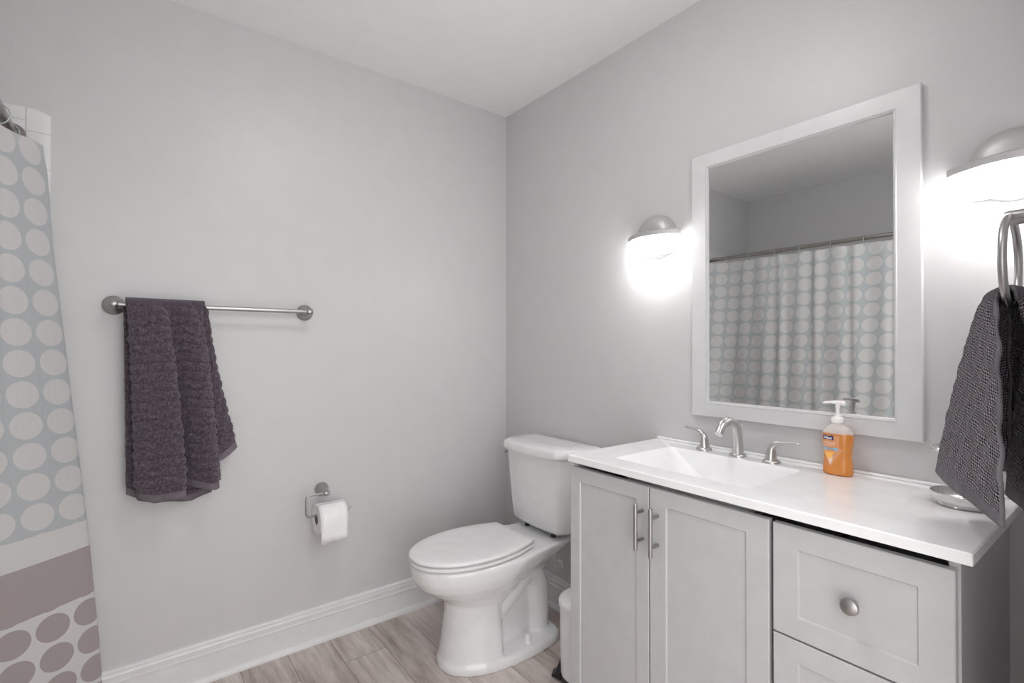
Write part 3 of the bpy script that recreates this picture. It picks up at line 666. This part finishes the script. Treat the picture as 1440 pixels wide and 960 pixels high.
# ------------------------------------------------------------------ purple-grey towel over the bar
tw = thing('bath_towel', (BXX, -1.43, 0.67), 'purple-grey ribbed terry towel draped in folds over the towel bar', 'towel')
RIB = 0.0305
def sheet(parent, name, top, bot, z_top, hem_fn, mats, nv=300, nu=60, rib=0.0055, ribn=RIB, hem=0.024, thick=0.006, over=None, puff_seed=0.0, ease=0.8, fine=0.0):
    """top / bot: plan control points (x, y) of the cloth at its top and bottom edge"""
    tp = smooth_path([(x, y, 0) for x, y in top], 12); bp = smooth_path([(x, y, 0) for x, y in bot], 12)
    def resample(path, n):
        L = [0]
        for a, b in zip(path, path[1:]): L.append(L[-1] + (b - a).length)
        out = []; k = 0
        for i in range(n):
            s = L[-1] * i / (n - 1)
            while k < len(L) - 2 and L[k + 1] < s: k += 1
            t = (s - L[k]) / max(1e-9, L[k + 1] - L[k]); out.append(path[k].lerp(path[k + 1], min(1, max(0, t))))
        return out, L[-1]
    tp, lt = resample(tp, nu); bp, lb = resample(bp, nu)
    pts = []; uvs = []; hemrow = 0
    for j in range(nv + 1):
        v = j / nv; row = []; uvr = []
        e = v ** ease
        mid = [tp[i].lerp(bp[i], e) for i in range(nu)]
        for i in range(nu):
            p = mid[i]; a = mid[max(0, i - 1)]; b = mid[min(nu - 1, i + 1)]; t = (b - a).normalized(); nrm = Vector((t.y, -t.x, 0))
            zb = hem_fn(i / (nu - 1)); z = z_top + (zb - z_top) * v; dist = z - zb
            amp = 0.0 if dist < hem else min(1.0, (dist - hem) / 0.02) * min(1.0, (z_top - z) / 0.012 + 0.1)
            wob = 0.0022 * math.sin(i * 0.7 + j * 0.13 + puff_seed) + 0.0015 * math.sin(i * 0.31 - j * 0.21)
            ph = 2 * PI * (z + 0.004 * math.sin(i * 0.16 + puff_seed) + 0.002 * math.sin(i * 0.5)) / ribn
            off = amp * (rib * abs(math.sin(ph / 2)) ** 0.75 + wob * 0.6 + fine * random.uniform(-1, 1))
            row.append(Vector((p.x + nrm.x * off, p.y + nrm.y * off, z))); uvr.append((lb * i / (nu - 1), z))
        pts.append(row); uvs.append(uvr)
    def mf(j, i): return 1 if (pts[j][i].z - hem_fn(i / (nu - 1))) < hem else 0
    bm = bmesh.new()
    if over:            # extra rows that pass over the bar toward the wall
        ex = over(pts[0]); exu = [[(u, w_ + 0.02 * (k + 1)) for u, w_ in uvs[0]] for k in range(len(ex))]
        pts = ex + pts; uvs = exu + uvs; k0 = len(ex)
    else: k0 = 0
    grid(bm, pts, uvs, lambda j, i: 0 if j < k0 else mf(min(j, len(pts) - 1), i))
    o = link(name, bm, mats, parent, angle=80)
    s = o.modifiers.new('thickness', 'SOLIDIFY'); s.thickness = thick; s.offset = 0; s.material_offset_rim = 1
    return o
def over_bar(row):
    out = []
    for k in range(9, 0, -1):
        a = PI / 2 * 0 + (PI) * k / 9.0
        out.append([Vector((BXX + (p.x - BXX) * math.cos(a) if True else 0, p.y, p.z + 0.016 * math.sin(a))) for p in row])
    return out
TM = [M['terry'], M['hem']]
# front layer: three overlapping vertical folds
front_top = [(0.088, -1.567), (0.089, -1.53), (0.092, -1.490), (0.093, -1.479), (0.088, -1.476), (0.084, -1.480), (0.084, -1.472), (0.088, -1.44), (0.092, -1.405), (0.092, -1.397), (0.087, -1.394), (0.084, -1.398), (0.084, -1.388), (0.088, -1.365), (0.086, -1.352)]
front_bot = [(0.066, -1.530), (0.098, -1.527), (0.122, -1.475), (0.142, -1.424), (0.138, -1.407), (0.098, -1.424), (0.058, -1.446), (0.062, -1.405), (0.088, -1.375), (0.112, -1.335), (0.114, -1.315), (0.096, -1.310), (0.066, -1.330), (0.060, -1.315), (0.066, -1.298)]
sheet(tw, 'front_layer', front_top, front_bot, BZ + 0.004, lambda s: table([(0, 0.700), (0.16, 0.684), (0.45, 0.700), (0.55, 0.722), (0.8, 0.695), (1, 0.715)], s), TM, over=over_bar, nu=110, rib=0.0068, ease=0.55)
back_top = [(0.056, -1.573), (0.052, -1.53), (0.054, -1.48), (0.052, -1.43), (0.054, -1.38), (0.054, -1.347)]
back_bot = [(0.040, -1.560), (0.052, -1.50), (0.038, -1.45), (0.054, -1.40), (0.040, -1.36), (0.040, -1.322)]
sheet(tw, 'back_layer', back_top, back_bot, BZ + 0.004, lambda s: table([(0, 0.705), (0.3, 0.665), (0.75, 0.655), (1, 0.672)], s), TM, nu=50, puff_seed=2.0)
flap_top = [(0.052, -1.372), (0.053, -1.360), (0.053, -1.348), (0.050, -1.342)]
flap_bot = [(0.040, -1.375), (0.066, -1.330), (0.070, -1.285), (0.052, -1.248), (0.036, -1.262)]
sheet(tw, 'side_flap', flap_top, flap_bot, BZ + 0.004, lambda s: table([(0, 0.760), (0.55, 0.785), (1, 0.835)], s), TM, nu=36, puff_seed=4.0, ease=1.35)

# ------------------------------------------------------------------ toilet paper holder and roll
th = thing('toilet_paper_holder', (0, -0.9335, 0.606), 'brushed nickel open-arm toilet paper holder on the wall beside the toilet', 'toilet paper holder')
bm = bmesh.new(); lathe(bm, [(0.0270, 0.0004), (0.0270, 0.004), (0.0245, 0.008), (0.0200, 0.016), (0.0140, 0.026), (0.0100, 0.040), (0.0095, 0.066)], (0, -0.9335, 0.606), 'x', 30)
lathe(bm, [(0.0, -0.012), (0.006, -0.0115), (0.0100, -0.008), (0.0110, 0.0), (0.0100, 0.008), (0.006, 0.0115), (0.0, 0.012)], (0.075, -0.936, 0.606), 'y', 20)
link('wall_post', bm, M['nickel'], th)
bm = bmesh.new()
def arc(c, r, a0, a1, n=6): return [(0.075, c[0] + r * math.cos(a0 + (a1 - a0) * k / n), c[1] + r * math.sin(a0 + (a1 - a0) * k / n)) for k in range(n + 1)]
pp = [(0.075, -0.940, 0.608)] + arc((-0.998, 0.593), 0.015, PI / 2, PI) + arc((-0.998, 0.541), 0.015, PI, 1.5 * PI) + [(0.075, -0.862, 0.526), (0.075, -0.848, 0.528), (0.075, -0.838, 0.536)]
tube(bm, pp, 0.0042, 12); link('arm', bm, M['nickel'], th)
rl = thing('toilet_paper_roll', (0.075, -0.920, 0.450), 'white toilet paper roll hanging on the nickel holder', 'toilet paper')
bm = bmesh.new(); zc = 0.5115
prof = [(0.0205, -0.0530), (0.0560, -0.0530), (0.0580, -0.0515), (0.0580, 0.0515), (0.0560, 0.0530), (0.0205, 0.0530), (0.0205, -0.0530)]
lathe(bm, prof, (0.075, -0.922, zc), 'y', 56, cap=False); link('roll', bm, M['paper'], rl, angle=30)
bm = bmesh.new(); lathe(bm, [(0.0190, -0.0532), (0.0204, -0.0532), (0.0204, 0.0532), (0.0190, 0.0532), (0.0190, -0.0532)], (0.075, -0.922, zc), 'y', 32, cap=False); link('core', bm, M['card'], rl)
bm = bmesh.new(); rows = []
prof = [(0.075 + 0.0586 * math.cos(a), zc + 0.0586 * math.sin(a)) for a in [math.radians(d) for d in range(80, -1, -8)]] + [(0.1335, zc - 0.03), (0.1330, zc - 0.055), (0.1320, zc - 0.082)]
rows = [[Vector((x, -0.922 - 0.0505 + 0.101 * k / 8, z - (0.0 if i < len(prof) - 1 else 0.003 * math.sin(k * 1.3)))) for k in range(9)] for i, (x, z) in enumerate(prof)]
grid(bm, rows); o = link('loose_end', bm, M['paper'], rl, angle=80); s = o.modifiers.new('t', 'SOLIDIFY'); s.thickness = 0.0008

# ------------------------------------------------------------------ towel ring with hand towel (right wall)
rx, ry, rz, rR = 1.930, -0.405, 1.3240, 0.0745
tr_ = thing('towel_ring', (RX, ry, 1.40), 'large brushed nickel towel ring on the right wall at the edge of the frame', 'towel ring')
bm = bmesh.new(); lathe(bm, [(0.028, 0.0003), (0.028, 0.005), (0.020, 0.010), (0.0125, 0.018), (0.0125, 0.072), (0.0110, 0.0765), (0.006, 0.078)], (RX, ry, rz + rR - 0.001), '-x', 30); link('wall_post', bm, M['nickel'], tr_)
bm = bmesh.new(); pts = [(rx, ry + rR * math.sin(a), rz + rR * math.cos(a)) for a in [2 * PI * k / 72 for k in range(73)]]
tube(bm, pts, 0.0058, 16, False); link('ring', bm, M['nickel'], tr_)
ht = thing('hand_towel', (1.91, -0.40, 0.93), 'dark grey ribbed hand towel hanging from the towel ring over the vanity end', 'towel')
TM2 = [M['terry2'], M['hem2']]
zt_ = rz - rR + 0.012
def over_ring(row):
    out = []
    for k in range(8, 0, -1):
        a = PI * 0.5 * k / 8
        out.append([Vector((lerp(rx + 0.002, p.x, math.cos(a)), lerp(ry, p.y, 0.75 + 0.25 * math.cos(a)), p.z + 0.020 * math.sin(a))) for p in row])
    return out
l_top = [(1.922, -0.345), (1.908, -0.350), (1.898, -0.372), (1.897, -0.400), (1.904, -0.428), (1.918, -0.440)]
l_bot = [(1.905, -0.205), (1.850, -0.235), (1.812, -0.290), (1.832, -0.360), (1.872, -0.440), (1.918, -0.515), (1.938, -0.547)]
sheet(ht, 'room_side_layer', l_top, l_bot, zt_, lambda s: table([(0, 0.945), (0.35, 0.943), (0.8, 0.933), (1, 0.922)], s), TM2, over=over_ring, nu=90, nv=200, rib=0.0006, ribn=0.0125, hem=0.020, thick=0.007, ease=0.72, fine=0.0002)
f_top = [(1.919, -0.349), (1.928, -0.337), (1.938, -0.350)]
f_bot = [(1.903, -0.222), (1.911, -0.205), (1.918, -0.268)]
sheet(ht, 'inner_fold', f_top, f_bot, zt_, lambda s: 0.952, TM2, nu=24, nv=120, rib=0.0004, ribn=0.0125, hem=0.020, thick=0.006, ease=0.74)
r_top = [(1.935, -0.350), (1.948, -0.352), (1.958, -0.375), (1.960, -0.402), (1.954, -0.428), (1.940, -0.440)]
r_bot = [(1.915, -0.260), (1.925, -0.320), (1.922, -0.390), (1.950, -0.460), (1.966, -0.520), (1.985, -0.470), (1.980, -0.400)]
sheet(ht, 'wall_side_layer', r_top, r_bot, zt_, lambda s: table([(0, 0.945), (0.5, 0.935), (1, 0.94)], s), TM2, over=over_ring, nu=80, nv=200, rib=0.0006, ribn=0.0125, hem=0.020, thick=0.007, ease=0.75, fine=0.0003)

# ------------------------------------------------------------------ shower rod, rings, curtain
RYR, RZR = -1.8350, 1.8120
rod = thing('shower_curtain_rod', (0.0, RYR, RZR), 'dark metal shower curtain rod above the tub, seen in the mirror', 'curtain rod')
bm = bmesh.new(); tube(bm, [(0.016, RYR, RZR), (RX - 0.0055, RYR, RZR)], 0.0125, 20); link('rod', bm, M['rod'], rod)
bm = bmesh.new(); lathe(bm, [(0.030, 0.0103), (0.030, 0.014), (0.022, 0.020), (0.0150, 0.030), (0.0150, 0.045)], (0, RYR, RZR), 'x', 28); link('end_flange', bm, M['rod'], rod)
bm = bmesh.new(); lathe(bm, [(0.030, 0.0005), (0.030, 0.004), (0.022, 0.010), (0.0150, 0.020), (0.0150, 0.035)], (RX, RYR, RZR), '-x', 28); link('end_flange', bm, M['rod'], rod)

cu = thing('shower_curtain', (0.9, -1.85, 0.02), 'pale blue shower curtain with white dots above a mauve band, hanging from the rod', 'shower curtain')
ya_t = [(0.0, -1.612), (0.124, -1.6170), (0.25, -1.6245), (0.411, -1.638), (0.559, -1.6495), (0.70, -1.6635), (0.93, -1.6865), (1.153, -1.7080), (1.50, -1.7430), (1.673, -1.7520), (1.79, -1.7660)]
def plan(z):
    ya = table(ya_t, z); k = 1 - min(1, max(0, z / 1.79))       # k = 0 top, 1 bottom
    pts = [(0.020, ya - 0.035), (0.016, ya - 0.012), (0.024, ya - 0.001), (0.046, lerp(ya - 0.010, ya - 0.028, k))]
    bx_, by_ = 0.170, -1.8380
    pts += [(lerp(0.024, bx_, 0.45), lerp(ya, by_, 0.42)), (lerp(0.024, bx_, 0.75), lerp(ya, by_, 0.74)), (bx_, by_)]
    pts += [(0.235, -1.858), (0.31, -1.850)]
    x = 0.38
    i = 0
    am = 0.006
    while x < 1.93:
        pts.append((x, -1.846 + (am if i % 2 else -am) * (1.0 + 0.5 * math.sin(i * 2.3)) + 0.012 * k * min(1, (x - .3) / .4)))
        x += 0.055 + 0.022 * math.sin(i * 1.7 + 0.6); i += 1
    return pts
rows = []; uvs = []
NZ = 60; NU = 0
u0_t = [(0.0, 0.012), (0.3, 0.020), (0.7, 0.035), (1.5, 0.055), (1.79, 0.062)]
for j in range(NZ + 1):
    z = 1.787 + (0.02 - 1.787) * j / NZ
    pth = smooth_path([(x, y, z) for x, y in plan(z)], 7)
    # arc length measured from the silhouette edge (third control point)
    L = [0]
    for a, b in zip(pth, pth[1:]): L.append(L[-1] + (b - a).length)
    s0 = L[14]; row = []; uvr = []
    for i, p in enumerate(pth):
        zz = z
        if j == 0: zz = z - 0.006 * (0.5 - 0.5 * math.cos(2 * PI * (p.x - 0.055) / 0.165))
        row.append(Vector((p.x, p.y, zz))); uvr.append((L[i] - s0 - table(u0_t, z) + 0.95 * 0, zz))
    rows.append(row); uvs.append(uvr)
uvs = [[(u + 0.95, v) for u, v in r] for r in uvs]
bm = bmesh.new(); grid(bm, rows, uvs); o = link('curtain_sheet', bm, M['curtain'], cu, angle=80)
# curtain rings
ringx = [0.055, 0.200, 0.358, 0.533, 0.687, 0.860, 1.033, 1.200, 1.365, 1.530, 1.695, 1.860]
words = ['nearest the tiled wall', 'second from the tiled wall', 'third from the tiled wall', 'fourth from the tiled wall', 'fifth from the tiled wall', 'sixth from the tiled wall',
         'seventh from the tiled wall', 'eighth from the tiled wall', 'ninth from the tiled wall', 'tenth from the tiled wall', 'second from the doorway wall', 'nearest the doorway wall']
m = NT('ring_plastic'); m.p(col=m.ramp(m.noise(30, 1, vec=m.pos()), [(0.3, (0.42, 0.47, 0.47)), (0.7, (0.50, 0.54, 0.54))]), rough=0.15, spec=0.6); M['ringp'] = m.m
src = None
for x, wd in zip(ringx, words):
    if src is None:
        bm = bmesh.new(); pts = []
        for k in range(37):
            a = 2 * PI * k / 36; pts.append((0, 0.0205 * math.sin(a), 0.0215 * math.cos(a) - (0.008 if math.cos(a) < 0 else 0.0) * (-math.cos(a))))
        tube(bm, pts, 0.0016, 8, False); src = link('shower_curtain_ring', bm, M['ringp']); r = src
    else:
        r = src.copy(); C.objects.link(r)
    r.location = (x, RYR, RZR - 0.0070); r.rotation_euler = (0, 0, random.uniform(-0.2, 0.2))
    tag(r, 'thin curtain ring on the shower rod, ' + wd, 'curtain ring', 'rings holding the shower curtain')

# drop helper bookkeeping
for o in bpy.data.objects:
    if '_w' in o: del o['_w']
